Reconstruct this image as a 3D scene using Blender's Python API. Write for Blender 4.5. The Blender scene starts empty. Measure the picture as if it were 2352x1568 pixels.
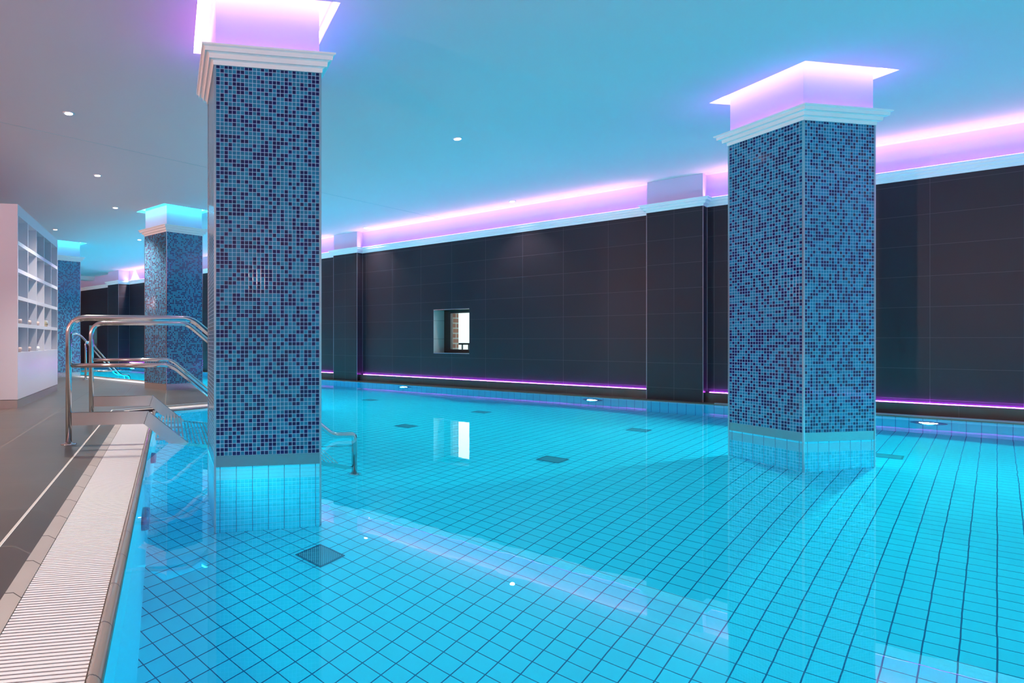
import bpy, bmesh, math, random
from mathutils import Vector, Matrix
from mathutils.geometry import delaunay_2d_cdt
random.seed(7)
S = bpy.context.scene
COL = S.collection
PI = math.pi

# ---------------------------------------------------------------- camera
AZ = math.radians(42.04)            # heading of the lens, right of +Y
cam_d = bpy.data.cameras.new('camera')
cam = bpy.data.objects.new('camera', cam_d); COL.objects.link(cam)
cam.location = (0, 0, 0.77)
cam.rotation_euler = (PI / 2, 0, -AZ)
cam_d.sensor_width = 36.0
cam_d.lens = 1470 / 2352 * 36.0
cam_d.shift_x = (1176 - 660) / 2352
cam_d.shift_y = -2 / 2352
cam_d.clip_start = 0.02
S.camera = cam
# ---------------------------------------------------------------- look, world
S.view_settings.view_transform = 'Standard'
S.view_settings.look = 'None'
S.view_settings.gamma = 1.0
S.view_settings.use_curve_mapping = False
S.view_settings.exposure = 0.0
S.cycles.use_denoising = True
S.cycles.use_adaptive_sampling = True
S.cycles.adaptive_threshold = 0.02
S.cycles.max_bounces = 10
S.cycles.diffuse_bounces = 5
S.cycles.glossy_bounces = 5
S.cycles.transmission_bounces = 8
S.cycles.sample_clamp_indirect = 4.0
S.cycles.caustics_refractive = True
S.cycles.caustics_reflective = True
S.cycles.blur_glossy = 0.6
W = bpy.data.worlds.new('world'); S.world = W; W.use_nodes = True
W.node_tree.nodes['Background'].inputs[0].default_value = (0.80, 0.93, 1.0, 1)
W.node_tree.nodes['Background'].inputs[1].default_value = 3.0

# light strengths (the added wall uplights have their own further down)
POOL_W = 690.0        # underwater lamps
COVE_W = 4.2         # angled light profile on the mouldings, per metre
DOWN_W = 300.0        # ceiling downlights

# ---------------------------------------------------------------- frames
A1 = math.radians(42.04 - 10.4)     # direction of the near pool edge
D1 = Vector((math.sin(A1), math.cos(A1), 0))
D2 = Vector((math.cos(A1), -math.sin(A1), 0))
RZ = -A1                            # z rotation whose local +Y is D1 and +X is D2
def RSP(r, s, z=0.0):
    v = D1 * r + D2 * s
    return Vector((v.x, v.y, z))
ZC = 2.86                           # ceiling
ZW = -0.012                         # water surface
ZF = -1.30                          # pool floor

# ---------------------------------------------------------------- materials
def newmat(name):
    m = bpy.data.materials.new(name); m.use_nodes = True
    nt = m.node_tree
    b = nt.nodes['Principled BSDF']
    return m, nt, b
def plain(name, c, rough=0.5, metal=0.0, spec=0.5, noise=0.0, nscale=8.0):
    m, nt, b = newmat(name)
    b.inputs['Base Color'].default_value = (*c, 1)
    b.inputs['Roughness'].default_value = rough
    b.inputs['Metallic'].default_value = metal
    b.inputs['Specular IOR Level'].default_value = spec
    if noise:
        tc = nt.nodes.new('ShaderNodeTexCoord'); n = nt.nodes.new('ShaderNodeTexNoise')
        n.inputs['Scale'].default_value = nscale; n.inputs['Detail'].default_value = 5
        mp = nt.nodes.new('ShaderNodeMapRange')
        mp.inputs['To Min'].default_value = 1 - noise; mp.inputs['To Max'].default_value = 1 + noise
        mx = nt.nodes.new('ShaderNodeVectorMath'); mx.operation = 'SCALE'
        mx.inputs[0].default_value = c
        nt.links.new(tc.outputs['Object'], n.inputs['Vector'])
        nt.links.new(n.outputs['Fac'], mp.inputs['Value'])
        nt.links.new(mp.outputs[0], mx.inputs['Scale'])
        nt.links.new(mx.outputs[0], b.inputs['Base Color'])
    return m
def emit(name, c, s):
    m = bpy.data.materials.new(name); m.use_nodes = True
    nt = m.node_tree; nt.nodes.clear()
    e = nt.nodes.new('ShaderNodeEmission'); o = nt.nodes.new('ShaderNodeOutputMaterial')
    e.inputs[0].default_value = (*c, 1); e.inputs[1].default_value = s
    nt.links.new(e.outputs[0], o.inputs[0])
    return m
class NB:
    def __init__(s, nt): s.nt = nt
    def m(s, op, a, b=None, c=None):
        n = s.nt.nodes.new('ShaderNodeMath'); n.operation = op
        for i, v in enumerate((a, b, c)):
            if v is None: continue
            if isinstance(v, (int, float)): n.inputs[i].default_value = v
            else: s.nt.links.new(v, n.inputs[i])
        return n.outputs[0]
    def mix(s, f, a, b):
        n = s.nt.nodes.new('ShaderNodeMix'); n.data_type = 'RGBA'
        for i, v in ((0, f), (6, a), (7, b)):
            if isinstance(v, (int, float)): n.inputs[i].default_value = v
            elif isinstance(v, tuple): n.inputs[i].default_value = (*v, 1)
            else: s.nt.links.new(v, n.inputs[i])
        return n.outputs[2]
def grid_mat(name, pu, pv, w, tile, grout, off=(0, 0), rough=0.3, grough=0.7, var=0.0, dark=None, dark_p=0.4,
             bump=0.0, spec=0.5, noise=0.0, nscale=5.0, wv=None, tilt=0.0):
    """tiles of pu x pv metres on the UV map, joints w wide"""
    m, nt, b = newmat(name); N = NB(nt)
    uv = nt.nodes.new('ShaderNodeUVMap'); sp = nt.nodes.new('ShaderNodeSeparateXYZ')
    nt.links.new(uv.outputs[0], sp.inputs[0])
    u = N.m('DIVIDE', N.m('SUBTRACT', sp.outputs[0], off[0]), pu)
    v = N.m('DIVIDE', N.m('SUBTRACT', sp.outputs[1], off[1]), pv)
    du = N.m('MULTIPLY', N.m('ABSOLUTE', N.m('SUBTRACT', N.m('FRACT', N.m('ADD', u, 0.5)), 0.5)), pu)
    dv = N.m('MULTIPLY', N.m('ABSOLUTE', N.m('SUBTRACT', N.m('FRACT', N.m('ADD', v, 0.5)), 0.5)), pv)
    wv = w if wv is None else wv
    g = N.m('MAXIMUM', N.m('LESS_THAN', du, w / 2), N.m('LESS_THAN', dv, wv / 2))
    cmb = nt.nodes.new('ShaderNodeCombineXYZ')
    nt.links.new(N.m('FLOOR', u), cmb.inputs[0]); nt.links.new(N.m('FLOOR', v), cmb.inputs[1])
    wn = nt.nodes.new('ShaderNodeTexWhiteNoise'); wn.noise_dimensions = '3D'
    nt.links.new(cmb.outputs[0], wn.inputs['Vector'])
    col = tile
    if dark is not None:
        isd = N.m('LESS_THAN', wn.outputs['Value'], dark_p)
        col = N.mix(isd, tile, dark)
    if var or noise:
        f = None
        if var:
            sc = nt.nodes.new('ShaderNodeSeparateColor'); nt.links.new(wn.outputs['Color'], sc.inputs[0])
            f = N.m('ADD', N.m('MULTIPLY', sc.outputs[1], 2 * var), 1 - var)
        if noise:
            tc = nt.nodes.new('ShaderNodeTexCoord'); n = nt.nodes.new('ShaderNodeTexNoise')
            n.inputs['Scale'].default_value = nscale; n.inputs['Detail'].default_value = 6
            nt.links.new(tc.outputs['Object'], n.inputs['Vector'])
            fn = N.m('ADD', N.m('MULTIPLY', n.outputs['Fac'], 2 * noise), 1 - noise)
            f = fn if f is None else N.m('MULTIPLY', f, fn)
        sc2 = nt.nodes.new('ShaderNodeVectorMath'); sc2.operation = 'SCALE'
        if isinstance(col, tuple): sc2.inputs[0].default_value = col
        else: nt.links.new(col, sc2.inputs[0])
        nt.links.new(f, sc2.inputs['Scale']); col = sc2.outputs[0]
    nt.links.new(N.mix(g, col, grout), b.inputs['Base Color'])
    nt.links.new(N.m('ADD', N.m('MULTIPLY', g, grough - rough), rough), b.inputs['Roughness'])
    b.inputs['Specular IOR Level'].default_value = spec
    if bump:
        bp = nt.nodes.new('ShaderNodeBump'); bp.inputs['Strength'].default_value = bump
        bp.inputs['Distance'].default_value = 0.002
        ed = N.m('MINIMUM', N.m('DIVIDE', N.m('MINIMUM', du, dv), w * 1.2), 1.0)
        if tilt:
            s3 = nt.nodes.new('ShaderNodeSeparateColor'); nt.links.new(wn.outputs['Color'], s3.inputs[0])
            tl = N.m('MULTIPLY', N.m('SUBTRACT', s3.outputs[2], 0.5), N.m('MULTIPLY', N.m('FRACT', u), tilt))
            tl2 = N.m('MULTIPLY', N.m('SUBTRACT', s3.outputs[0], 0.5), N.m('MULTIPLY', N.m('FRACT', v), tilt))
            ed = N.m('ADD', ed, N.m('ADD', tl, tl2))
        nt.links.new(ed, bp.inputs['Height']); nt.links.new(bp.outputs[0], b.inputs['Normal'])
    return m

M = {}
M['plaster'] = plain('white_plaster', (0.80, 0.80, 0.80), 0.85, noise=0.015, nscale=2)
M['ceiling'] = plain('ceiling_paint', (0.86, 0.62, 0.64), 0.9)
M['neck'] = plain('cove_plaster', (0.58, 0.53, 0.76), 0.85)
M['joint'] = plain('ceiling_joint_line', (0.45, 0.47, 0.5), 0.9)
M['moulding'] = plain('moulding_paint', (0.85, 0.86, 0.86), 0.45)
M['mosaic'] = grid_mat('blue_glass_mosaic', 0.025, 0.025, 0.0030, (0.010, 0.16, 0.29), (0.32, 0.50, 0.66), rough=0.10,
                       grough=0.6, var=0.12, dark=(0.004, 0.004, 0.075), dark_p=0.46, bump=0.5, spec=0.6, tilt=0.35)
M['steel'] = plain('polished_steel', (0.66, 0.66, 0.66), 0.12, 1.0)
M['steel_soft'] = plain('brushed_steel', (0.78, 0.77, 0.75), 0.27, 1.0, noise=0.05, nscale=30)
M['band'] = plain('mirror_band_steel', (0.36, 0.42, 0.44), 0.10, 1.0)
M['trim'] = plain('corner_trim_metal', (0.62, 0.63, 0.66), 0.22, 1.0)
M['trim_dark'] = plain('pilaster_trim_metal', (0.22, 0.21, 0.26), 0.4, 0.8)
M['pool_tile'] = grid_mat('pool_floor_tile', 0.10, 0.10, 0.0052, (0.05, 0.72, 0.90), (0.01, 0.09, 0.24), off=(-0.0497, 0.0),
                          rough=0.3, var=0.02, bump=0.3)
M['plinth_tile'] = grid_mat('column_foot_tile', 0.10, 0.10, 0.0045, (0.07, 0.72, 0.90), (0.01, 0.14, 0.28), rough=0.25,
                            var=0.02, wv=0.0035)
M['pool_side'] = grid_mat('pool_side_tile', 0.10, 0.10, 0.0045, (0.05, 0.62, 0.92), (0.01, 0.14, 0.38), rough=0.3, wv=0.0015)
M['pool_side_plain'] = plain('pool_side_smooth', (0.05, 0.62, 0.88), 0.35)
M['deck'] = grid_mat('deck_stone_tile', 0.573, 0.572, 0.0055, (0.085, 0.075, 0.068), (0.19, 0.175, 0.16), off=(-0.627, 3.111),
                     rough=0.38, var=0.08, noise=0.18, nscale=3)
M['deck_row'] = grid_mat('deck_edge_row', 5.0, 0.333, 0.004, (0.075, 0.066, 0.060), (0.16, 0.15, 0.14), off=(2.5, 0.115),
                         rough=0.38, var=0.08, noise=0.18, nscale=3)
M['deck_joint'] = plain('pale_deck_joint', (0.62, 0.58, 0.54), 0.6)
M['stone'] = grid_mat('pale_border_tile', 5.0, 0.198, 0.004, (0.44, 0.40, 0.37), (0.06, 0.05, 0.05), off=(2.5, 0.066),
                      rough=0.42, var=0.08, noise=0.1)
M['grate'] = plain('white_grate_plastic', (0.78, 0.78, 0.79), 0.42, noise=0.06, nscale=260)
M['channel'] = plain('gutter_channel', (0.05, 0.03, 0.04), 0.6)
M['roll'] = grid_mat('glazed_edge_tile', 50.0, 0.196, 0.003, (0.27, 0.22, 0.19), (0.03, 0.03, 0.04), off=(25, 0.031), rough=0.08, spec=0.7)
M['wall'] = grid_mat('dark_wall_tile', 0.638, 0.32, 0.0035, (0.016, 0.013, 0.021), (0.075, 0.06, 0.08), off=(0.465, 0.16),
                     spec=0.22, rough=0.36, var=0.06, noise=0.10, nscale=1.3)
M['skirt'] = grid_mat('dark_ledge_tile', 0.638, 2.0, 0.004, (0.045, 0.034, 0.034), (0.10, 0.08, 0.08), off=(0.465, -0.7), rough=0.35, noise=0.15)
M['coping'] = plain('brown_coping', (0.11, 0.075, 0.062), 0.4, noise=0.15, nscale=4)
M['lip'] = plain('glazed_lip', (0.30, 0.27, 0.30), 0.12)
M['white_lam'] = plain('white_laminate', (0.73, 0.72, 0.81), 0.30)
M['black'] = plain('black_frame', (0.008, 0.008, 0.009), 0.4)
M['reveal'] = grid_mat('reveal_tile', 3.0, 0.32, 0.004, (0.42, 0.46, 0.46), (0.04, 0.04, 0.04), off=(1.5, 0.16), rough=0.4)
M['brick'] = None
M['grille'] = plain('dark_drain_plate', (0.03, 0.09, 0.17), 0.45)
M['lens'] = emit('lamp_lens_light', (0.75, 0.95, 1.0), 60.0)
M['bulb'] = emit('downlight_glow', (1.0, 0.95, 0.90), 14.0)
M['led_pink'] = emit('pink_led_strip', (1.0, 0.34, 0.80), 11.0)
M['led_white'] = emit('white_pink_led_strip', (1.0, 0.64, 0.92), 16.0)
M['led_violet'] = emit('violet_led_strip', (0.17, 0.06, 1.0), 24.0)
M['led_magenta'] = emit('magenta_led_strip', (0.60, 0.07, 1.0), 85.0)
M['led_cyan'] = emit('cyan_led_strip', (0.02, 0.85, 0.95), 42.0)
M['glass'] = None
def brick():
    m, nt, b = newmat('red_brick')
    uv = nt.nodes.new('ShaderNodeUVMap'); t = nt.nodes.new('ShaderNodeTexBrick')
    t.inputs['Color1'].default_value = (0.20, 0.075, 0.05, 1); t.inputs['Color2'].default_value = (0.26, 0.11, 0.07, 1)
    t.inputs['Mortar'].default_value = (0.30, 0.34, 0.32, 1); t.inputs['Scale'].default_value = 1
    t.inputs['Brick Width'].default_value = 0.21; t.inputs['Row Height'].default_value = 0.09
    t.inputs['Mortar Size'].default_value = 0.012
    nt.links.new(uv.outputs[0], t.inputs['Vector']); nt.links.new(t.outputs['Color'], b.inputs['Base Color'])
    b.inputs['Roughness'].default_value = 0.9
    return m
M['brick'] = brick()
def window_glass():
    m = bpy.data.materials.new('window_glass'); m.use_nodes = True
    nt = m.node_tree; nt.nodes.clear()
    o = nt.nodes.new('ShaderNodeOutputMaterial'); t = nt.nodes.new('ShaderNodeBsdfTransparent')
    g = nt.nodes.new('ShaderNodeBsdfGlossy'); g.inputs['Roughness'].default_value = 0.0
    f = nt.nodes.new('ShaderNodeFresnel'); f.inputs[0].default_value = 1.45
    x = nt.nodes.new('ShaderNodeMixShader'); t.inputs[0].default_value = (0.9, 0.96, 0.95, 1)
    nt.links.new(f.outputs[0], x.inputs[0]); nt.links.new(t.outputs[0], x.inputs[1]); nt.links.new(g.outputs[0], x.inputs[2])
    nt.links.new(x.outputs[0], o.inputs[0])
    return m
M['glass'] = window_glass()
def water_mat():
    m = bpy.data.materials.new('pool_water'); m.use_nodes = True
    nt = m.node_tree; nt.nodes.clear()
    o = nt.nodes.new('ShaderNodeOutputMaterial'); g = nt.nodes.new('ShaderNodeBsdfGlass')
    g.inputs['IOR'].default_value = 1.333; g.inputs['Roughness'].default_value = 0.0
    g.inputs['Color'].default_value = (1, 1, 1, 1)
    tc = nt.nodes.new('ShaderNodeTexCoord'); n = nt.nodes.new('ShaderNodeTexNoise')
    n.inputs['Scale'].default_value = 5.0; n.inputs['Detail'].default_value = 1.5
    bp = nt.nodes.new('ShaderNodeBump'); bp.inputs['Strength'].default_value = 0.10; bp.inputs['Distance'].default_value = 0.004
    nt.links.new(tc.outputs['Object'], n.inputs['Vector']); nt.links.new(n.outputs['Fac'], bp.inputs['Height'])
    nt.links.new(bp.outputs[0], g.inputs['Normal']); nt.links.new(g.outputs[0], o.inputs[0])
    return m
M['water'] = water_mat()

# ---------------------------------------------------------------- mesh helpers
class MB:
    """collects shapes; build() links them as ONE mesh object with a UV map in metres"""
    def __init__(s): s.v = []; s.f = []; s.smooth = []
    def quad(s, pts, smooth=False):
        i = len(s.v); s.v += [tuple(p) for p in pts]; s.f.append(tuple(range(i, i + len(pts)))); s.smooth.append(smooth)
    def box(s, x0, x1, y0, y1, z0, z1, skip=''):
        i = len(s.v)
        s.v += [(x0, y0, z0), (x1, y0, z0), (x1, y1, z0), (x0, y1, z0), (x0, y0, z1), (x1, y0, z1), (x1, y1, z1), (x0, y1, z1)]
        F = {'b': (3, 2, 1, 0), 't': (4, 5, 6, 7), 'f': (0, 1, 5, 4), 'r': (1, 2, 6, 5), 'k': (2, 3, 7, 6), 'l': (3, 0, 4, 7)}
        for k, f in F.items():
            if k in skip: continue
            s.f.append(tuple(i + q for q in f)); s.smooth.append(False)
        return s
    def tube(s, path, r, n=14, caps=True):
        path = [Vector(p) for p in path]; rings = []
        up = Vector((0, 0, 1)); t0 = (path[1] - path[0]).normalized()
        nrm = t0.cross(up) if abs(t0.dot(up)) < 0.95 else t0.cross(Vector((1, 0, 0)))
        nrm.normalize()
        for k, p in enumerate(path):
            t = (path[min(k + 1, len(path) - 1)] - path[max(k - 1, 0)]).normalized()
            nrm = (nrm - t * nrm.dot(t)).normalized(); b = t.cross(nrm)
            i = len(s.v)
            for q in range(n):
                a = 2 * PI * q / n; s.v.append(tuple(p + nrm * math.cos(a) * r + b * math.sin(a) * r))
            rings.append(i)
        for a, b in zip(rings[:-1], rings[1:]):
            for q in range(n):
                s.f.append((a + q, a + (q + 1) % n, b + (q + 1) % n, b + q)); s.smooth.append(True)
        if caps:
            s.f.append(tuple(rings[0] + q for q in reversed(range(n)))); s.smooth.append(False)
            s.f.append(tuple(rings[-1] + q for q in range(n))); s.smooth.append(False)
        return s
    def lathe(s, prof, n=32, axis='z', c=(0, 0, 0), smooth=True):
        rings = []
        for (r, h) in prof:
            i = len(s.v); rings.append(i)
            for q in range(n):
                a = 2 * PI * q / n; x, y = r * math.cos(a), r * math.sin(a)
                p = (x, y, h) if axis == 'z' else (h, x, y)
                s.v.append((p[0] + c[0], p[1] + c[1], p[2] + c[2]))
        for a, b in zip(rings[:-1], rings[1:]):
            for q in range(n):
                s.f.append((a + q, a + (q + 1) % n, b + (q + 1) % n, b + q)); s.smooth.append(smooth)
        s.f.append(tuple(rings[0] + q for q in reversed(range(n)))); s.smooth.append(False)
        s.f.append(tuple(rings[-1] + q for q in range(n))); s.smooth.append(False)
        return s
    def sweep(s, path, prof, closed=False, smooth=False):
        """path: 2D points; prof: (offset to the left of travel, z) points; mitred corners.  v of the UV map runs along the path"""
        n = len(path); P = [Vector((p[0], p[1])) for p in path]; offs = []
        for k in range(n):
            def nrm(a, b):
                d = (b - a).normalized(); return Vector((-d.y, d.x))
            if closed or 0 < k < n - 1:
                n0 = nrm(P[k - 1], P[k]); n1 = nrm(P[k], P[(k + 1) % n]); m = (n0 + n1)
                m = m / (m.dot(n0)) if m.length > 1e-6 else n0
                offs.append(m)
            elif k == 0: offs.append(nrm(P[0], P[1]))
            else: offs.append(nrm(P[-2], P[-1]))
        rings = []
        for k in range(n):
            i = len(s.v); rings.append(i)
            for (o, z) in prof:
                q = P[k] + offs[k] * o; s.v.append((q.x, q.y, z))
        m = len(prof)
        pairs = list(zip(range(n), list(range(1, n)) + [0]))
        if not closed: pairs = pairs[:-1]
        for a, b in pairs:
            A, B = rings[a], rings[b]
            for q in range(m - 1):
                s.f.append((A + q, B + q, B + q + 1, A + q + 1)); s.smooth.append(smooth)
        return s
    def build(s, name, mat, parent=None, loc=None, rz=0.0, uv='box', uvoff=(0, 0), flat_uv=None):
        me = bpy.data.meshes.new(name); me.from_pydata(s.v, [], s.f); me.update()
        me.polygons.foreach_set('use_smooth', s.smooth)
        ul = me.uv_layers.new(name='UVMap')
        for p in me.polygons:
            nx, ny, nz = p.normal
            for li in p.loop_indices:
                v = me.vertices[me.loops[li].vertex_index].co
                if flat_uv: u = flat_uv(v, p.normal)
                elif abs(nz) > 0.7: u = (v.x, v.y)
                elif abs(nx) > abs(ny): u = (v.y + (2.5 if nx > 0 else 5.0) * uvoff[0], v.z)
                else: u = (v.x + (7.5 if ny > 0 else 0.0) * uvoff[0], v.z)
                ul.data[li].uv = (u[0], u[1] - uvoff[1])
        me.materials.append(mat)
        o = bpy.data.objects.new(name, me); COL.objects.link(o)
        if parent: o.parent = parent
        if loc is not None: o.location = loc
        if rz: o.rotation_euler = (0, 0, rz)
        return o
def tag(o, label=None, cat=None, group=None, kind=None):
    if label: o['label'] = label
    if cat: o['category'] = cat
    if group: o['group'] = group
    if kind: o['kind'] = kind
    return o
def thing(name, label, cat, loc=(0, 0, 0), rz=0.0, group=None):
    o = bpy.data.objects.new(name, None); COL.objects.link(o)
    o.location = loc; o.rotation_euler = (0, 0, rz); o.empty_display_size = 0.1
    return tag(o, label, cat, group)
def struct(o, label, cat=None):
    return tag(o, label, cat, kind='structure')
def copy_tree(o, parent=None):
    c = o.copy(); COL.objects.link(c); c.parent = parent
    for ch in list(o.children): copy_tree(ch, c)
    return c
def smooth_path(pts, rad, n=8):
    """polyline with rounded corners"""
    P = [Vector(p) for p in pts]; out = [P[0]]
    for k in range(1, len(P) - 1):
        a, b, c = P[k - 1], P[k], P[k + 1]
        d0 = (a - b); d1 = (c - b); r = min(rad[k - 1] if isinstance(rad, (list, tuple)) else rad, d0.length * 0.49, d1.length * 0.49)
        p0 = b + d0.normalized() * r; p1 = b + d1.normalized() * r
        for q in range(n + 1):
            t = q / n; out.append(p0 * (1 - t) ** 2 + b * 2 * t * (1 - t) + p1 * t * t)
    out.append(P[-1]); return out
def prism(mb, pts, y0, y1):
    """polygon in x,z pulled along y"""
    n = len(pts); i = len(mb.v)
    mb.v += [(x, y0, z) for x, z in pts] + [(x, y1, z) for x, z in pts]
    mb.f.append(tuple(i + q for q in range(n))); mb.f.append(tuple(i + n + q for q in reversed(range(n)))); mb.smooth += [False, False]
    for q in range(n):
        mb.f.append((i + q, i + n + q, i + n + (q + 1) % n, i + (q + 1) % n)); mb.smooth.append(False)
def holed_plate(mb, outer, holes, z, up=True):
    """flat polygon with holes"""
    verts = []; edges = []; 
    for loop in [outer] + holes:
        i = len(verts); n = len(loop); verts += [Vector((p[0], p[1])) for p in loop]
        edges += [(i + q, i + (q + 1) % n) for q in range(n)]
    vo, eo, fo, *_ = delaunay_2d_cdt(verts, edges, [], 0, 1e-6)
    def inside(p, poly):
        c = False; n = len(poly)
        for q in range(n):
            a, b = poly[q], poly[(q + 1) % n]
            if (a[1] > p[1]) != (b[1] > p[1]) and p[0] < (b[0] - a[0]) * (p[1] - a[1]) / (b[1] - a[1]) + a[0]: c = not c
        return c
    i = len(mb.v); mb.v += [(v.x, v.y, z) for v in vo]
    for f in fo:
        c = sum((vo[q] for q in f), Vector((0, 0))) / len(f)
        if not inside(c, outer) or any(inside(c, h) for h in holes): continue
        f = list(f)
        a = sum((vo[f[k]].x * vo[f[(k + 1) % len(f)]].y - vo[f[(k + 1) % len(f)]].x * vo[f[k]].y) for k in range(len(f)))
        if (a > 0) != up: f.reverse()
        mb.f.append(tuple(i + q for q in f)); mb.smooth.append(False)

# ---------------------------------------------------------------- plan of the room
X0, X1, Y0, Y1 = -5.0, 9.36, -4.2, 25.0
XP = 9.05                                             # far long side of the pool
def sline(s, y):                                      # point of the line of constant s at world y
    r = (y + D1.x * s * 0 - D2.y * s) / D1.y
    return (D1.x * r + D2.x * s, y)
E0 = sline(-0.150, -4.0); E1 = sline(-0.150, 6.10); E2 = (6.10, 6.10); E3 = (6.10, 19.35); E4 = (XP, 19.35); E5 = (XP, -4.0)
EDGE = [E0, E1, E2, E3]
POOL = [E0, E5, E4, E3, E2, E1]
# columns: name, centre, rotation
ca = RSP(4.270, 0.603); cb = RSP(4.440, 5.106)
COLS = [('A', (ca.x, ca.y), RZ), ('B', (cb.x, cb.y), RZ), ('C', (5.575, 8.936), 0.0), ('D', (5.575, 13.53), 0.0)]
def sq(c, rz, h):
    out = []
    for dx, dy in ((-h, -h), (h, -h), (h, h), (-h, h)):
        out.append((c[0] + dx * math.cos(rz) - dy * math.sin(rz), c[1] + dx * math.sin(rz) + dy * math.cos(rz)))
    return out

# ---------------------------------------------------------------- pool shell
mb = MB(); mb.quad([(p[0], p[1], ZF) for p in POOL])
struct(mb.build('pool_floor', M['pool_tile']), 'light blue tiled floor of the pool seen through the water')
mb = MB(); mb.quad([(XP, -4, ZF), (XP, 19.35, ZF), (XP, 19.35, -0.02), (XP, -4, -0.02)])
mb.quad([(E4[0], E4[1], ZF), (E3[0], E3[1], ZF), (E3[0], E3[1], 0), (E4[0], E4[1], 0)])
mb.quad([(E0[0], -4, ZF), (E5[0], -4, ZF), (E5[0], -4, 0), (E0[0], -4, 0)])
struct(mb.build('pool_wall', M['pool_side']), 'blue tiled side of the pool under the dark wall')
mb = MB(); mb.sweep(EDGE, [(0.0, ZW - 0.01), (-0.018, ZW - 0.08), (-0.018, ZF)])
struct(mb.build('pool_wall_near', M['pool_side_plain']), 'smooth blue side of the pool below the near edge')
mb = MB()
holed_plate(mb, [(E0[0], -4), (XP, -4), (XP, 19.35), (6.10, 19.35), (6.10, 6.10), (E1[0], 6.10)],
            [sq(c, rz, 0.3352) for _, c, rz in COLS[:2]], ZW)
water = mb.build('water', M['water']); tag(water, 'calm clear water filling the swimming pool', 'water')

# ---------------------------------------------------------------- edge: rolled tile, grate, border, deck
def along(v, n=None):    # UV whose v runs with r on the first stretch and with world axes after it
    q = Vector((v[0], v[1], 0)); return q
def rs_uv(v, n): return (v[0] * D2.x + v[1] * D2.y, v[0] * D1.x + v[1] * D1.y)
def strip(name, mat, prof, label, cat, smooth=False, kind='structure'):
    mb = MB(); mb.sweep(EDGE, prof, smooth=smooth)
    me_uv = {}
    def fuv(v, n):
        return (v.x * D2.x + v.y * D2.y, v.x * D1.x + v.y * D1.y) if v.y < 6.05 and v.x < 3.6 else ((v.x, v.y) if v.x > 5.6 else (v.y, v.x))
    o = mb.build(name, mat, flat_uv=fuv)
    return tag(o, label, cat, kind=kind)
# rolled edge profile (offset, z)
roll = [(0.0, ZW - 0.02)]
for q in range(9):
    a = PI * q / 8; roll.append((0.018 - 0.018 * math.cos(a), 0.002 + 0.014 * math.sin(a)))
roll.append((0.036, -0.03))
strip('pool_edge_tile', M['roll'], roll, 'brown glazed rounded tile edge along the near side of the pool', 'pool edge', True)
mbc = MB(); mbc.sweep(EDGE, [(0.036, -0.03), (0.036, -0.07), (0.290, -0.07), (0.290, -0.002)])
struct(mbc.build('gutter_channel', M['channel']), 'dark overflow channel beneath the white grate')
strip('border_tile', M['stone'], [(0.288, -0.004), (0.288, 0.0), (0.345, 0.0)], 'narrow pale border tiles between grate and deck', 'tile border')
strip('deck_edge_row', M['deck_row'], [(0.345, 0.0), (0.474, 0.0)], 'narrow row of dark deck tiles beside the border', 'floor tiles')
strip('deck_joint_strip', M['deck_joint'], [(0.474, 0.0005), (0.486, 0.0005)], 'pale joint line running along the dark deck', 'joint')
# deck
mb = MB(); outer = [(X0, Y0), (X1, Y0), (X1, Y1), (X0, Y1)]
def off_edge(o):
    t = MB(); t.sweep(EDGE, [(o, 0)]); return [(v[0], v[1]) for v in t.v]
oe = off_edge(0.486)
hole = [oe[0], oe[1], oe[2], oe[3], (oe[3][0], 19.40), (9.05, 19.40), (9.05, -4.05), (oe[0][0], -4.05)]
holed_plate(mb, outer, [hole], 0.0)
# strip between the pool and its far end
mb.quad([(oe[3][0], 19.35, 0), (9.05, 19.35, 0), (9.05, 19.40, 0), (oe[3][0], 19.40, 0)])
struct(mb.build('floor', M['deck'], flat_uv=rs_uv), 'dark grey brown stone tile deck beside the pool')

def grate(p0, p1, label):
    """white cross-slat grate lying in the gutter from p0 to p1 (points on the pool edge)"""
    a = Vector(p0); b = Vector(p1); d = (b - a).normalized(); n = Vector((-d.y, d.x)); L = (b - a).length
    mb = MB(); k = 0; pitch = 0.0186
    o0, o1 = 0.040, 0.286
    t = thing('overflow_grate', label, 'grate', (a.x, a.y, 0), math.atan2(d.y, d.x), 'overflow grates around the pool')
    while k * pitch < L - 0.012:
        y = k * pitch
        mb.box(y, y + 0.0125, o0, o1, -0.014, -0.001, skip='b'); k += 1
    mb.build('slats', M['grate'], t)
    r_ = MB()
    for o in (0.075, 0.16, 0.25): r_.box(0, L, o - 0.004, o + 0.004, -0.028, -0.0145)
    r_.build('carrier_rail', M['channel'], t)
g0 = RSP(-1.2, -0.150); 
grate((g0.x, g0.y), E1, 'long white slatted overflow grate beside the near deck, running under the steel stairs')
grate((E1[0] + 0.28, E1[1]), (E2[0] - 0.28, E2[1]), 'short white overflow grate on the pool corner hidden behind the near column')
grate((E2[0], E2[1] + 0.0), E3, 'white overflow grate along the far pool edge, passing the far columns')

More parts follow.
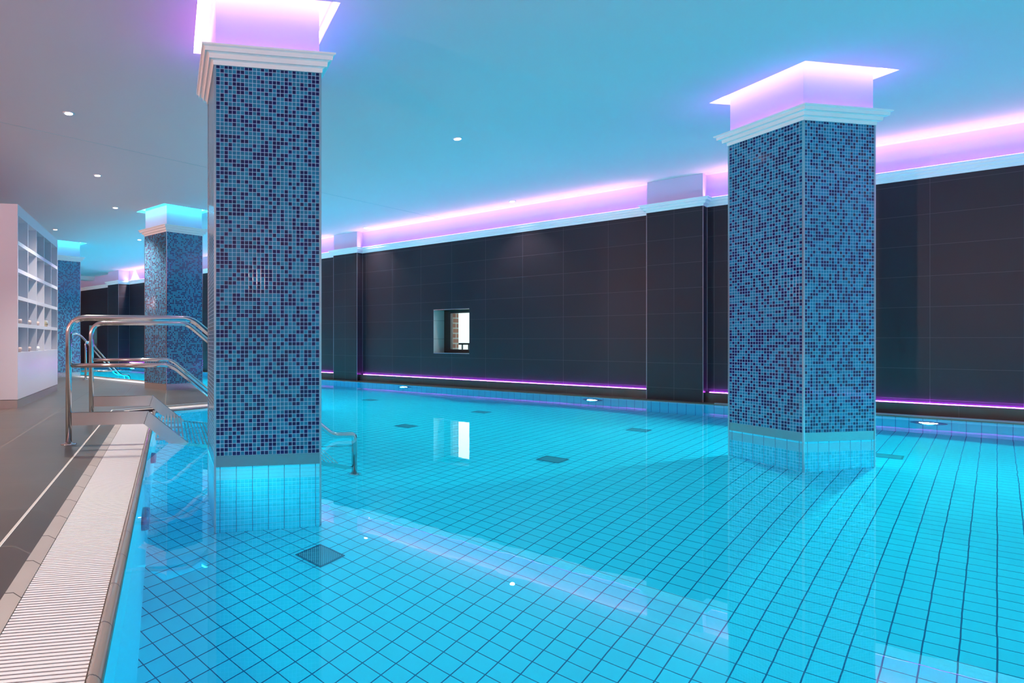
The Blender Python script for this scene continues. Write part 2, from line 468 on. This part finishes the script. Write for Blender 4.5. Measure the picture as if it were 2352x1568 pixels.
# ---------------------------------------------------------------- right hand wall with pilasters
PIL = [(2.458, 3.106, 9.20), (8.211, 8.833, 9.20), (13.15, 13.80, 9.20), (17.47, 18.15, 9.00)]
def wall_path(off):
    """outline of the wall, running from far (y large) to near so that the room lies to its left... offset into the room"""
    p = [(X1 - off, Y1)]
    for y0, y1, xf in reversed(PIL):
        p += [(X1 - off, y1 + off), (xf - off, y1 + off), (xf - off, y0 - off), (X1 - off, y0 - off)]
    p += [(X1 - off, Y0)]
    return p
WIN = [(5.869, 6.576, 0.557, 1.300), (19.638, 20.218, 0.60, 1.27)]
mb = MB()
ys = [Y0] + sum([[w[0], w[1]] for w in WIN], []) + [Y1]
def wq(y0, y1, z0, z1): mb.quad([(X1, y1, z0), (X1, y0, z0), (X1, y0, z1), (X1, y1, z1)])
wq(Y0, WIN[0][0], 0, 2.46); wq(WIN[0][1], WIN[1][0], 0, 2.46); wq(WIN[1][1], Y1, 0, 2.46)
for y0, y1, z0, z1 in WIN: wq(y0, y1, 0, z0); wq(y0, y1, z1, 2.46)
struct(mb.build('wall_right', M['wall']), 'long dark tiled wall behind the pool')
mb = MB(); mb.quad([(X1, Y1, 2.46), (X1, Y0, 2.46), (X1, Y0, ZC + 0.14), (X1, Y1, ZC + 0.14)])
struct(mb.build('wall_right_upper', M['neck']), 'white plaster band above the moulding of the dark wall')
lab = ['dark tiled pilaster just left of the large right hand column', 'dark tiled pilaster just right of the large near column',
       'dark tiled pilaster hidden behind the far mosaic column', 'dark tiled pilaster at the far end of the wall behind the handrails']
for k, (y0, y1, xf) in enumerate(PIL):
    t = thing('pilaster', lab[k], 'pilaster', (xf, (y0 + y1) / 2, 0), 0, 'pilasters of the dark wall')
    hw = (y1 - y0) / 2; dx = X1 - xf
    MB().box(0, dx, -hw, hw, 0, 2.47, skip='rb').build('tiled_shaft', M['wall'], t, flat_uv=lambda v, n: (v.y + 0.465 if abs(n.x) > 0.5 else v.x * 0.9 + 0.1 + 0.465, v.z))
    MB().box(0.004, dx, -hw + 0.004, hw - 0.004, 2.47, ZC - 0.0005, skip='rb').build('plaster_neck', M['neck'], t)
    c = MB()
    for yy in (-hw, hw): c.box(-0.002, 0.006, yy - 0.004, yy + 0.004, 0, 2.462)
    for yy in (-hw - 0.004, hw + 0.004): c.box(dx - 0.006, dx - 0.001, yy - 0.003, yy + 0.003, 0.13, 2.462)
    c.build('corner_trim', M['trim_dark'], t)
MOULD = [(0.0, 2.455), (0.008, 2.455), (0.010, 2.480), (0.024, 2.486), (0.034, 2.484), (0.036, 2.512), (0.050, 2.518), (0.062, 2.516), (0.064, 2.540),
         (0.074, 2.546), (0.078, 2.545), (0.080, 2.556), (-0.01, 2.556)]
wp = wall_path(0.0)
mb = MB(); mb.sweep(wp, [(-o, z) for o, z in MOULD])
tag(mb.build('trim_1', M['moulding']), 'stepped white moulding along the top of the dark wall', kind='structure')
# LED strips of the wall: one per bay, above (cove) and below (ledge)
bays = [(Y0 + 0.05, PIL[0][0]), (PIL[0][1], PIL[1][0]), (PIL[1][1], PIL[2][0]), (PIL[2][1], PIL[3][0])]
bl = ['at the right edge of the picture', 'between the two nearest pilasters, around the window', 'left of the near column', 'at the far end of the hall']
for k, (y0, y1) in enumerate(bays):
    t = thing('cove_light', 'pink and violet cove light ' + bl[k], 'light strip', (X1, (y0 + y1) / 2, 0), 0, 'cove lights over the dark wall')
    h = (y1 - y0) / 2 - 0.03
    MB().box(-0.070, -0.064, -h, h, 2.557, 2.562).build('violet_strip', M['led_violet'], t)['label'] = 'violet light strip behind the moulding'
    MB().box(-0.088, -0.076, -h, h, ZC + 0.03, ZC + 0.045).build('pink_strip', M['led_pink'], t)['label'] = 'pink light strip in the ceiling slot'
    d = bpy.data.lights.new('cove_profile', 'AREA'); d.shape = 'RECTANGLE'; d.size = 0.006; d.size_y = 2 * h; d.energy = COVE_W * 2 * h; d.color = (1.0, 0.52, 0.62)
    l = bpy.data.objects.new('cove_profile', d); COL.objects.link(l); l.parent = t; l.location = (-0.058, 0, 2.5595); l.rotation_euler = (0, math.radians(180 - 62), 0)
    lg = thing('wall_ledge', 'low dark ledge with magenta light line ' + bl[k], 'ledge', (X1, (y0 + y1) / 2, 0), 0, 'lit ledges at the foot of the dark wall')
    h2 = (y1 - y0) / 2 - 0.002
    MB().box(-0.080, -0.001, -h2, h2, 0, 0.118, skip='b').build('ledge_body', M['skirt'], lg)
    MB().box(-0.0085, -0.0035, -h, h, 0.1182, 0.1225).build('light_line', M['led_magenta'], lg)['label'] = 'glowing magenta light line'
    d = bpy.data.lights.new('ledge_profile', 'AREA'); d.shape = 'RECTANGLE'; d.size = 0.008; d.size_y = 2 * h; d.energy = 5.0 * 2 * h; d.color = (0.55, 0.05, 1.0)
    l = bpy.data.objects.new('ledge_profile', d); COL.objects.link(l); l.parent = lg; l.location = (-0.014, 0, 0.1195); l.rotation_euler = (0, math.radians(180 + 35), 0)
# coping between ledge and water
mb = MB(); mb.quad([(XP, -4.0, -0.001), (X1, -4.0, -0.001), (X1, 19.4, -0.001), (XP, 19.4, -0.001)])
mb.quad([(XP, -4.0, -0.03), (XP, -4.0, -0.001), (XP, 19.4, -0.001), (XP, 19.4, -0.03)])
struct(mb.build('trim_2', M['coping']), 'narrow brown coping between the dark wall and the water')
mb = MB(); mb.tube([(XP + 0.018, -4.0, 0.002), (XP + 0.018, 2.3, 0.002)], 0.016, 12)
struct(mb.build('trim_3', M['lip']), 'rounded glazed lip on the pool edge at the right')

# windows
def window(k, y0, y1, z0, z1, label):
    d = 0.32; f = MB(); xg = X1 + d
    r = MB()
    r.quad([(X1, y1, z0), (X1, y1, z1), (xg, y1, z1), (xg, y1, z0)]); r.quad([(X1, y0, z0), (xg, y0, z0), (xg, y0, z1), (X1, y0, z1)])
    t = bpy.data.objects.new('window_%d' % k, None); COL.objects.link(t); t.location = (0, 0, 0); tag(t, label, kind='structure')
    r.build('side_reveal', M['reveal'], t)
    h = MB(); h.quad([(X1, y0, z1), (xg, y0, z1), (xg, y1, z1), (X1, y1, z1)]); h.quad([(X1, y0, z0), (X1, y1, z0), (xg, y1, z0), (xg, y0, z0)])
    h.build('sill_and_head', M['black'], t)
    e = MB()
    for a, b, c_, d_ in ((y0, y1, z1 - 0.002, z1 + 0.008), (y0, y1, z0 - 0.008, z0 + 0.002)): e.box(X1 - 0.003, X1 + 0.004, a, b, c_, d_)
    e.build('edge_trim', M['trim'], t)
    fw = 0.085
    f.box(xg, xg + 0.07, y0 - 0.03, y0 + fw * 0.4, z0 - 0.02, z1 + 0.02); f.box(xg, xg + 0.07, y1 - 0.13, y1 + 0.03, z0 - 0.02, z1 + 0.02)
    f.box(xg, xg + 0.07, y0 + fw * 0.4, y1 - 0.13, z1 - 0.05, z1 + 0.02); f.box(xg, xg + 0.07, y0 + fw * 0.4, y1 - 0.13, z0 - 0.02, z0 + 0.06)
    f.build('window_frame', M['black'], t)
    g = MB(); g.quad([(xg + 0.04, y0 + 0.034, z0 + 0.06), (xg + 0.04, y1 - 0.13, z0 + 0.06), (xg + 0.04, y1 - 0.13, z1 - 0.05), (xg + 0.04, y0 + 0.034, z1 - 0.05)])
    g.build('pane', M['glass'], t)
    b = MB()    # outer wall around the opening, brick
    b.box(xg + 0.075, xg + 0.27, y1 - 0.12, y1 + 0.5, z0 - 0.5, z1 + 0.5); b.box(xg + 0.075, xg + 0.27, y0 - 0.6, y0 - 0.02, z0 - 0.5, z1 + 0.5)
    b.box(xg + 0.075, xg + 0.27, y0 - 0.02, y1 - 0.12, z1 + 0.02, z1 + 0.5); b.box(xg + 0.075, xg + 0.27, y0 - 0.02, y1 - 0.12, z0 - 0.5, z0 - 0.02)
    b.build('brick_reveal', M['brick'], t)
window(1, *WIN[0], 'small deep window with black frame in the dark wall')
window(2, *WIN[1], 'small far window in the dark wall behind the handrails')
# outside: railing, pale building
t = thing('balcony_railing', 'dark balcony railing outside the small window', 'railing', (10.75, 7.2, 0.0))
b = MB(); b.box(-0.02, 0.02, -2, 2, 0.69, 0.725); b.build('top_rail', M['black'], t)
for k in range(29):
    MB().box(-0.008, 0.008, -2 + k * 0.14, -1.975 + k * 0.14, 0.0, 0.69).build('baluster', M['black'], t)
pale = plain('pale_render', (0.55, 0.72, 0.75), 0.8); paleg = plain('pale_ground', (0.75, 0.62, 0.42), 0.9)
t = thing('apartment_building', 'pale hazy building seen through the small window', 'building', (60, 60, -8.0))
MB().box(-6, 6, -40, 40, 0, 13.5).build('facade', pale, t)
pwm = plain('pale_window', (0.35, 0.55, 0.60), 0.4)
for a in range(8, 18):
    for c in range(3): MB().box(-6.05, -5.98, -38 + a * 3.2, -36.6 + a * 3.2, 2 + c * 3.6, 3.8 + c * 3.6).build('window', pwm, t)
mb = MB(); mb.quad([(10.2, -60, -3.0), (120, -60, -3.0), (120, 120, -3.0), (10.2, 120, -3.0)])
struct(mb.build('ground_outside', paleg), 'pale ground outside the window')

# ---------------------------------------------------------------- other walls
def wall(name, pts, label):
    mb = MB(); mb.quad(pts); struct(mb.build(name, M['plaster']), label)
wall('wall_left', [(X0, Y0, 0), (X0, Y1, 0), (X0, Y1, ZC), (X0, Y0, ZC)], 'plain white wall on the left, outside the picture')
wall('wall_back', [(X1, Y0, 0), (X0, Y0, 0), (X0, Y0, ZC), (X1, Y0, ZC)], 'plain wall behind the camera')
wall('wall_far', [(X0, Y1, 0), (X1, Y1, 0), (X1, Y1, ZC), (X0, Y1, ZC)], 'plain wall at the far end of the hall')

def uplight():  # unseen lamps added on the left wall to bring warm light to the ceiling
    t = thing('added_uplight', '', 'lamp')          # local +Y points into the room
    MB().box(-0.14, 0.14, 0.0, 0.11, -0.10, 0.06).build('shade', M['white_lam'], t)
    MB().box(-0.12, 0.12, 0.02, 0.095, 0.0601, 0.064).build('glow_plate', emit('fill_glow', (1.0, 0.6, 0.5), 6.0), t)
    return t
UP_W = 780.0
U0 = uplight(); k = 0
for side, pts in (('left wall', [(X0 + 0.002, y, -PI / 2) for y in (-2.5, 1.0, 4.5, 8.0, 11.5, 15.0, 18.5, 22.0)]),):
    for x, y, rz in pts:
        o = U0 if k == 0 else copy_tree(U0); k += 1
        o.location = (x, y, 1.95); o.rotation_euler = (0, 0, rz)
        tag(o, '%s added white box uplight on the left wall counted from the camera end, outside the picture' % ('first', 'second', 'third', 'fourth', 'fifth', 'sixth', 'seventh', 'eighth')[k - 1], 'lamp', 'added uplights on the left wall')
for o in [q for q in COL.objects if q.name.startswith('added_uplight')]:
    d = bpy.data.lights.new('fill_beam', 'SPOT'); d.energy = UP_W; d.color = (1.0, 0.50, 0.42)
    d.spot_size = math.radians(120); d.spot_blend = 0.9; d.shadow_soft_size = 0.05
    l = bpy.data.objects.new('fill_beam', d); COL.objects.link(l); l.parent = o; l.location = (0, 0.16, 0.10)
    l.rotation_euler = (math.radians(90 + 33), 0, 0)
# ---------------------------------------------------------------- ceiling with recesses
mb = MB(); SLX = X1 - 0.105
holes = [sq(c, rz, 0.435) for _, c, rz in COLS]
for y0, y1 in bays: holes.append([(SLX, y0), (X1 - 0.0005, y0), (X1 - 0.0005, y1), (SLX, y1)])
holed_plate(mb, [(X0, Y0), (X1, Y0), (X1, 19.8), (X0, 19.8)], holes, ZC, up=False)
mb.box(X0, X1, 19.8, 20.1, ZC - 0.12, ZC + 0.2); mb.quad([(X0, 20.1, ZC), (X0, Y1, ZC), (X1, Y1, ZC), (X1, 20.1, ZC)])
struct(mb.build('ceiling', M['ceiling']), 'smooth white ceiling with lit square openings around the columns')
for h in holes:
    mb = MB()
    n = len(h); zt = ZC + 0.13
    for q in range(n):
        a, b = h[q], h[(q + 1) % n]; mb.quad([(a[0], a[1], ZC), (a[0], a[1], zt), (b[0], b[1], zt), (b[0], b[1], ZC)])
    mb.quad([(p[0], p[1], zt) for p in reversed(h)])
    struct(mb.build('ceiling_recess', M['plaster']), 'recess above a lit opening in the ceiling')
mb = MB(); mb.box(X0, SLX, 6.385, 6.389, ZC - 0.0015, ZC + 0.001)
struct(mb.build('trim_4', M['joint']), 'hairline joint across the ceiling')

# ---------------------------------------------------------------- columns
def column(key, c, rz, label, wet, led, ledge_led):
    t = thing('mosaic_column', label, 'column', (c[0], c[1], 0), rz, 'square mosaic columns')
    H = 0.3365; h = 0.334
    z0 = 0.0625
    MB().box(-h, h, -h, h, z0, 2.4625, skip='tb').build('mosaic_shaft', M['mosaic'], t, uvoff=(3.0, z0))
    e = MB()
    for sx in (-1, 1):
        for sy in (-1, 1):
            x, y = sx * (H - 0.005), sy * (H - 0.005)
            e.box(x - 0.0062, x + 0.0062, y - 0.0062, y + 0.0062, z0 if not wet else ZF, 2.4625)
    e.build('corner_trim', M['trim'], t)['label'] = 'thin metal corner strips'
    if wet:
        MB().box(-h - 0.001, h + 0.001, -h - 0.001, h + 0.001, -0.005, z0, skip='tb').build('steel_band', M['band'], t)['label'] = 'polished steel band at the waterline'
        MB().box(-h, h, -h, h, ZF, -0.005, skip='b').build('tiled_foot', M['plinth_tile'], t)['label'] = 'blue tiled foot under water'
    else:
        MB().box(-h - 0.002, h + 0.002, -h - 0.002, h + 0.002, 0.0, z0 + 0.035, skip='tb').build('steel_band', M['steel_soft'], t)['label'] = 'brushed steel foot band'
    m = MB(); m.sweep([(-h, -h), (-h, h), (h, h), (h, -h)], [(o + 0.0, z + 0.002) for o, z in MOULD], closed=True)
    m.build('capital_moulding', M['moulding'], t)
    n = 0.326
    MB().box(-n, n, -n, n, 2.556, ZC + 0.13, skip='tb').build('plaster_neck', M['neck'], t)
    l = MB(); o = 0.432
    zz = (ZC + 0.045, ZC + 0.065)
    l.box(-o, o, -o, -o + 0.012, *zz); l.box(-o, o, o - 0.012, o, *zz); l.box(-o, -o + 0.012, -o, o, *zz); l.box(o - 0.012, o, -o, o, *zz)
    l.build('recess_light_strip', led, t)['label'] = 'light strip inside the ceiling opening'
    if ledge_led:
        l = MB(); o = 0.372; w = 0.006; zz = (2.559, 2.567)
        l.box(-o, o, -o - w, -o + w, *zz); l.box(-o, o, o - w, o + w, *zz); l.box(-o - w, -o + w, -o, o, *zz); l.box(o - w, o + w, -o, o, *zz)
        l.build('ledge_light_strip', M['led_violet'], t)['label'] = 'violet light strip on top of the moulding'
    return t
column(*COLS[0], 'large blue mosaic column standing in the pool beside the steel stairs, nearest the camera', True, M['led_white'], True)
column(*COLS[1], 'blue mosaic column standing in the middle of the pool on the right', True, M['led_white'], True)
column(*COLS[2], 'mosaic column on the deck edge with turquoise light, behind the steel handrails', False, M['led_cyan'], False)
column(*COLS[3], 'farthest mosaic column, partly hidden by the white cubby shelf', False, M['led_cyan'], False)

# ---------------------------------------------------------------- floor drains
def drain():
    t = thing('floor_drain', '', 'drain')
    H = 0.1
    f = MB(); w = 0.011
    for a in ((-H, H, -H, -H + w), (-H, H, H - w, H), (-H, -H + w, -H + w, H - w), (H - w, H, -H + w, H - w)): f.box(*a, 0, 0.006)
    f.build('drain_frame', M['grille'], t)
    g = MB(); i = H - w; k = -i * 2
    while k < i * 2:       # diagonal bars
        a0, a1 = max(-i, -i + k), min(i, i + k)
        if a1 - a0 > 0.012:
            d = 0.0032
            g.quad([(a0 - d + 0.0, a0 - k + d, 0.004), (a0 + d, a0 - k - d, 0.004), (a1 + d, a1 - k - d, 0.004), (a1 - d, a1 - k + d, 0.004)])
        k += 0.0155
    g.build('drain_bars', plain('drain_bar', (0.10, 0.26, 0.38), 0.4), t)
    p = MB(); p.quad([(-i, -i, 0.001), (i, -i, 0.001), (i, i, 0.001), (-i, i, 0.001)]); p.build('drain_well', plain('drain_dark', (0.01, 0.03, 0.08), 0.6), t)
    return t
D0 = drain()
dr = [(2.571, 2.573, 'square grated floor drain in front of the near column'), (5.40, 2.57, 'floor drain in the middle of the pool, below the window reflection'),
      (7.39, 2.57, 'floor drain left of the right hand column'), (7.35, 0.62, 'floor drain half hidden by the right hand column'),
      (5.88, 4.50, 'floor drain left of the window reflection'), (7.51, 4.53, 'floor drain just beyond the window reflection'),
      (7.56, 6.475, 'small far floor drain nearest the far underwater lamp'), (7.55, 11.4, 'floor drain in the far part of the pool between the handrails and far column')]
for k, (x, y, lb) in enumerate(dr):
    o = D0 if k == 0 else copy_tree(D0)
    o.location = (x, y, ZF + 0.0005); tag(o, lb, 'drain', 'drains in the pool floor')

# ---------------------------------------------------------------- underwater lamps
def pool_lamp():
    t = thing('underwater_lamp', '', 'lamp')
    MB().lathe([(0.135, 0.0), (0.135, -0.018), (0.125, -0.034), (0.075, -0.036), (0.070, -0.010)], 36, 'x').build('face_plate', plain('blue_steel_plate', (0.05, 0.12, 0.30), 0.35, 0.6), t)
    MB().lathe([(0.068, -0.0103), (0.064, -0.0125), (0.02, -0.014), (0.001, -0.0142)], 28, 'x').build('lens', M['lens'], t)['label'] = 'glowing white lens'
    return t
L0 = pool_lamp()
def lamp_light(parent, energy, dist=0.05, size=0.04, angle=150, tilt=0.0, col=(0.002, 1.0, 0.98)):
    d = bpy.data.lights.new('pool_lamp_light', 'SPOT'); d.energy = energy; d.color = col
    d.shadow_soft_size = size; d.spot_size = math.radians(angle); d.spot_blend = 0.6
    o = bpy.data.objects.new('pool_lamp_light', d); COL.objects.link(o); o.parent = parent
    o.location = (-dist - 0.03, 0, 0); o.rotation_euler = (0, PI / 2 - tilt, 0)   # shines along local -X
    return o
lamps = [((XP, 0.46, -0.42), 0, 'underwater lamp in the pool wall right of the right hand column'),
         ((XP, 3.74, -0.40), 0, 'underwater lamp in the pool wall left of the right hand column, below a pilaster'),
         ((XP, 6.95, -0.36), 0, 'small far underwater lamp in the pool wall below the window'),
         ((XP, -2.8, -0.42), 0, 'underwater lamp in the pool wall beyond the right edge of the picture'),
         ((XP, 10.2, -0.42), 0, 'underwater lamp in the pool wall behind the near column'),
         ((XP, 13.4, -0.42), 0, 'underwater lamp in the far pool wall behind the far column'),
         ((XP, 16.6, -0.42), 0, 'underwater lamp at the far end of the pool wall')]
for k, (p, rz, lb) in enumerate(lamps):
    o = L0 if k == 0 else copy_tree(L0)
    o.location = p; tag(o, lb, 'lamp', 'underwater lamps')
for k, (p, rz, lb) in enumerate(lamps):
    o = [q for q in COL.objects if q.get('label') == lb][0]
    lamp_light(o, POOL_W * (1.7 if p[1] > 10 else 1.0))
nl = [(3.19, 'underwater lamp in the near pool side, the one nearer the camera'), (4.68, 'underwater lamp in the near pool side, the one nearer the stairs'), (-3.1, 'underwater lamp in the near pool side behind the camera')]
for r, lb in nl:
    o = copy_tree(L0)
    for ch in list(o.children):
        if ch.type == 'LIGHT': bpy.data.objects.remove(ch)
    q = RSP(r, -0.150 + 0.018, -0.30); o.location = q; o.rotation_euler = (0, 0, RZ + PI)
    tag(o, lb, 'lamp', 'underwater lamps'); lamp_light(o, POOL_W * (0.06 if r > 0 else 0.9))

# ---------------------------------------------------------------- ceiling downlights
def downlight():
    t = thing('ceiling_downlight', '', 'lamp')
    MB().lathe([(0.052, 0.0), (0.052, -0.003), (0.046, -0.006), (0.036, -0.004)], 32).build('rim', M['white_lam'], t)
    MB().lathe([(0.036, -0.001), (0.034, -0.0075), (0.001, -0.009)], 24).build('bulb', M['bulb'], t)
    return t
dls = [(6.15, -0.915, 'ceiling downlight at the upper left of the picture'), (6.20, 2.93, 'ceiling downlight in the middle of the ceiling right of the near column'),
       (8.84, 5.056, 'ceiling downlight nearest the dark wall, above the window'), (11.40, 3.57, 'small ceiling downlight low beside the right face of the near column'),
       (10.39, -0.843, 'ceiling downlight left of the near column above the turquoise column'), (12.63, -2.12, 'ceiling downlight above the white cubby shelf'),
       (13.60, -0.62, 'small ceiling downlight left of the turquoise lit column'), (19.48, -1.04, 'smallest far ceiling downlight above the far pilaster'),
       (2.0, -0.95, 'ceiling downlight over the near deck, above the picture'), (-1.6, -0.95, 'ceiling downlight over the deck behind the camera'),
       (2.0, 2.9, 'ceiling downlight over the pool, above the picture'), (4.3, -2.9, 'ceiling downlight over the deck outside the left edge'),
       (8.4, -0.9, 'ceiling downlight hidden behind the head of the near column'), (0.5, 6.5, 'ceiling downlight over the pool at the right, outside the picture')]
T0 = downlight()
for k, (r, s, lb) in enumerate(dls):
    o = T0 if k == 0 else copy_tree(T0)
    o.location = RSP(r, s, ZC); tag(o, lb, 'lamp', 'ceiling downlights')
for k, (r, s, lb) in enumerate(dls):
    o = [q for q in COL.objects if q.get('label') == lb][0]
    over_deck = s < -0.3
    d = bpy.data.lights.new('downlight_beam', 'SPOT'); d.energy = DOWN_W * (1.0 if over_deck else 0.35); d.color = (1.0, 0.86, 0.74)
    d.spot_size = math.radians(105); d.spot_blend = 0.8; d.shadow_soft_size = 0.03
    l = bpy.data.objects.new('downlight_beam', d); COL.objects.link(l); l.parent = o; l.location = (0, 0, -0.03)

# ---------------------------------------------------------------- steel stairs into the pool
def steel_stairs():
    SL = 0.83
    t = thing('pool_stairs', 'stainless steel stairs with double handrails leading into the pool behind the near column', 'stairs', RSP(4.971, -0.739, 0), RZ)
    W_ = 1.39; TB = 2.2
    for k, y in enumerate((0.0, W_)):
        pts = [(0, y, 0), (0, y, 0.94), (0.90, y, 0.94), (0.90 + 0.93 / SL, y, 0.012), (TB, y, 0.012), (TB, y, ZF)]
        path = smooth_path([(0, y, 0), (0, y, 0.94), (0.90, y, 0.94), (0.90 + 0.93 / SL, y, 0.012), (TB, y, 0.012), (TB, y, ZF)], (0.13, 0.07, 0.05, 0.03))
        h = MB().tube(path, 0.0225, 18); hr = h.build('handrail', M['steel'], t)
        m = MB().tube(smooth_path([(0, y, 0.585), (0.75, y, 0.585), (0.75 + 0.95 / SL, y, -0.365), (TB, y, -0.365)], 0.07), 0.0165, 14)
        m.build('middle_rail', M['steel'], t)
        MB().lathe([(0.058, 0.0), (0.058, 0.004), (0.030, 0.009), (0.024, 0.016)], 28, c=(0, y, 0)).build('floor_flange', M['steel'], t)
        MB().lathe([(0.055, 0.0), (0.055, 0.005), (0.03, 0.012)], 28, c=(TB, y, ZF)).build('floor_flange', M['steel'], t)
        s = MB(); z1, z0 = 0.233, 0.139
        xe = TB - 0.02; ze = z1 - (xe - 0.577) * SL
        prism(s, [(0.02, z0), (0.545, z0), (xe - 0.06, ze - 0.06), (xe, ze - 0.06), (xe, ze), (0.577, z1), (0.02, z1)], y - 0.006, y + 0.006)
        st = s.build('stringer', M['steel_soft'], t)
        # folded lip on the top edge of the stringer
        l = MB(); prism(l, [(0.02, z1), (0.577, z1), (xe, ze), (xe, ze + 0.004), (0.579, z1 + 0.004), (0.02, z1 + 0.004)], y - 0.018, y + 0.006)
        l.build('edge_lip', M['steel'], st)
        j_ = MB(); j_.box(-0.0015, 0.0015, y - 0.0068, y + 0.0068, -0.052, 0.046); jo = j_.build('mitre_seam', M['black'], st)
        jo.location = (0.561, 0, 0.186); jo.rotation_euler = (0, math.radians(18), 0)
    for k in range(6):
        x0 = 0.63 + 0.245 * k; z = 0.035 - 0.203 * k
        g = MB()
        for q in range(8):
            x = x0 + q * 0.029; g.box(x, x + 0.011, 0.008, W_ - 0.008, z - 0.012, z)
        for q in range(5):
            y = 0.05 + q * (W_ - 0.1) / 4; g.box(x0, x0 + 0.214, y - 0.004, y + 0.004, z - 0.03, z - 0.012)
        g.build('tread', M['steel_soft'], t)
    return t
steel_stairs()

# far handrails
t = thing('far_handrail', 'pair of small steel handrails entering the far part of the pool', 'handrail', (5.30, 12.1, 0))
for k, (y, hgt, x0, x1) in enumerate(((0.14, 0.90, -0.05, 0.14), (-0.10, 0.74, 0.18, 0.27))):
    path = smooth_path([(x0, y, 0), (x0, y, hgt), (x1 + 0.02, y, hgt), (x1 + 0.02 + (hgt - 0.06) / 1.05, y, 0.06), (x1 + 0.02 + (hgt - 0.06) / 1.05 + 0.2, y, 0.06),
                        (x1 + 0.02 + (hgt - 0.06) / 1.05 + 0.2, y, ZF)], 0.1)
    MB().tube(path, 0.021, 14).build('rail', M['steel'], t)
    MB().lathe([(0.06, 0.0), (0.06, 0.006), (0.03, 0.012)], 24, c=(x0, y, 0)).build('floor_flange', M['steel'], t)
    MB().tube([(x0 + 0.25, y, 0.16), (x1 + 0.9, y, 0.16)], 0.015, 10).build('low_rail', M['steel'], t)

# ---------------------------------------------------------------- white cubby shelf
sh = thing('cubby_shelf', 'tall white shelf unit with open square cubbies standing on the deck at the left', 'shelf', RSP(7.70, -1.70, 0), RZ)
# local: +X towards the pool (open side at x = 0), +Y away from the camera, depth towards -X
SW, SD, SH = 2.63, 0.75, 2.32
z0, z1 = 0.635, 2.195
mb = MB()
mb.box(-SD, 0, 0, 0.028, 0.1, SH); mb.box(-SD, 0, SW - 0.028, SW, 0.1, SH)
mb.box(-SD, 0, 0.028, SW - 0.028, z1, SH); mb.box(-SD, 0, 0.028, SW - 0.028, 0.1, z0)
mb.box(-SD, -0.34, 0.028, SW - 0.028, z0, z1)
mb.build('carcass', M['white_lam'], sh)
pw = (SW - 0.056) / 5; ph = (z1 - z0) / 5
for k in range(1, 5):
    MB().box(-0.34, -0.001, 0.028 + k * pw - 0.010, 0.028 + k * pw + 0.010, z0, z1).build('divider', M['white_lam'], sh)
for k in range(1, 5):
    for c in range(5):
        a = 0.028 + c * pw + (0.010 if c else 0); b = 0.028 + (c + 1) * pw - (0.010 if c < 4 else 0)
        MB().box(-0.34, -0.0005, a, b, z0 + k * ph - 0.022, z0 + k * ph + 0.022).build('shelf_board', M['white_lam'], sh)
MB().box(-SD, -0.004, 0.004, SW - 0.004, 0.0, 0.094).build('steel_plinth', M['steel_soft'], sh)['label'] = 'brushed steel plinth'
MB().box(-SD, -0.002, 0.006, SW - 0.006, 0.094, 0.1).build('shadow_gap', M['black'], sh)
oc = MB(); oc.lathe([(0.030, 0), (0.030, 0.012), (0.022, 0.016), (0.018, 0.008), (0.001, 0.008)], 24)
oc_o = oc.build('plinth_outlet', M['steel'], sh); oc_o.rotation_euler = (PI / 2, 0, 0); oc_o.location = (-0.232, 0.004, 0.045)
# little things left in the cubbies
items = [(0, 3, 'knob', 0.0), (1, 3, 'cup', 0), (2, 3, 'cup', 0), (3, 3, 'goggles', 0), (0, 4, 'cup', 0), (1, 4, 'cup', 0), (2, 4, 'ball', 0)]
names = {'cup': 'cup', 'knob': 'cup', 'ball': 'cup', 'goggles': 'goggles'}
cupm = plain('beige_ceramic', (0.55, 0.40, 0.38), 0.4); whm = plain('white_ceramic', (0.85, 0.85, 0.85), 0.3); br = plain('brass_brown', (0.45, 0.28, 0.12), 0.3, 0.7)
for c, rrow, kind, _ in items:
    zz = z0 + (4 - rrow) * ph + (0.022 if rrow < 4 else 0) + 0.0003
    yy = 0.028 + c * pw + 0.31
    p = RSP(7.70 + yy, -1.70 - 0.060, zz)
    where = 'in the %s cubby row, %s from the camera' % ('second lowest' if rrow == 3 else 'lowest', ('first', 'second', 'third', 'fourth')[c])
    if kind == 'goggles':
        t = thing('banded_trinket', 'brown object with pale bands ' + where, 'small object', p, RZ + 0.4)
        b_ = MB(); b_.lathe([(0.04, 0), (0.050, 0.02), (0.050, 0.045), (0.038, 0.075), (0.02, 0.085)], 24); b_.build('body', br, t)
        for z_ in (0.018, 0.045, 0.068):
            MB().lathe([(0.048, z_), (0.053, z_ + 0.004), (0.048, z_ + 0.010)], 24).build('pale_band', whm, t)
    else:
        mat = whm if kind == 'ball' else cupm
        b_ = MB(); b_.lathe([(0.024, 0), (0.045, 0.012), (0.052, 0.045), (0.045, 0.080), (0.040, 0.080), (0.046, 0.045), (0.03, 0.015)], 24)
        o = b_.build('trinket', mat, None, p, RZ)
        o.scale = (0.7, 0.7, 0.7)
        tag(o, ('small white rounded object ' if kind == 'ball' else 'small beige rounded object ') + where, 'small object', 'small objects left in the cubbies')

# the water lets the downlights through to the pool floor
for o in COL.objects:
    if o.type == 'MESH' and o.name.split('.')[0] in ('pool_floor', 'pool_wall_near', 'tiled_foot'): o.cycles.is_caustics_receiver = True
    if o.type == 'LIGHT' and o.name.startswith('downlight_beam'): o.data.cycles.is_caustics_light = True
water.cycles.is_caustics_caster = True
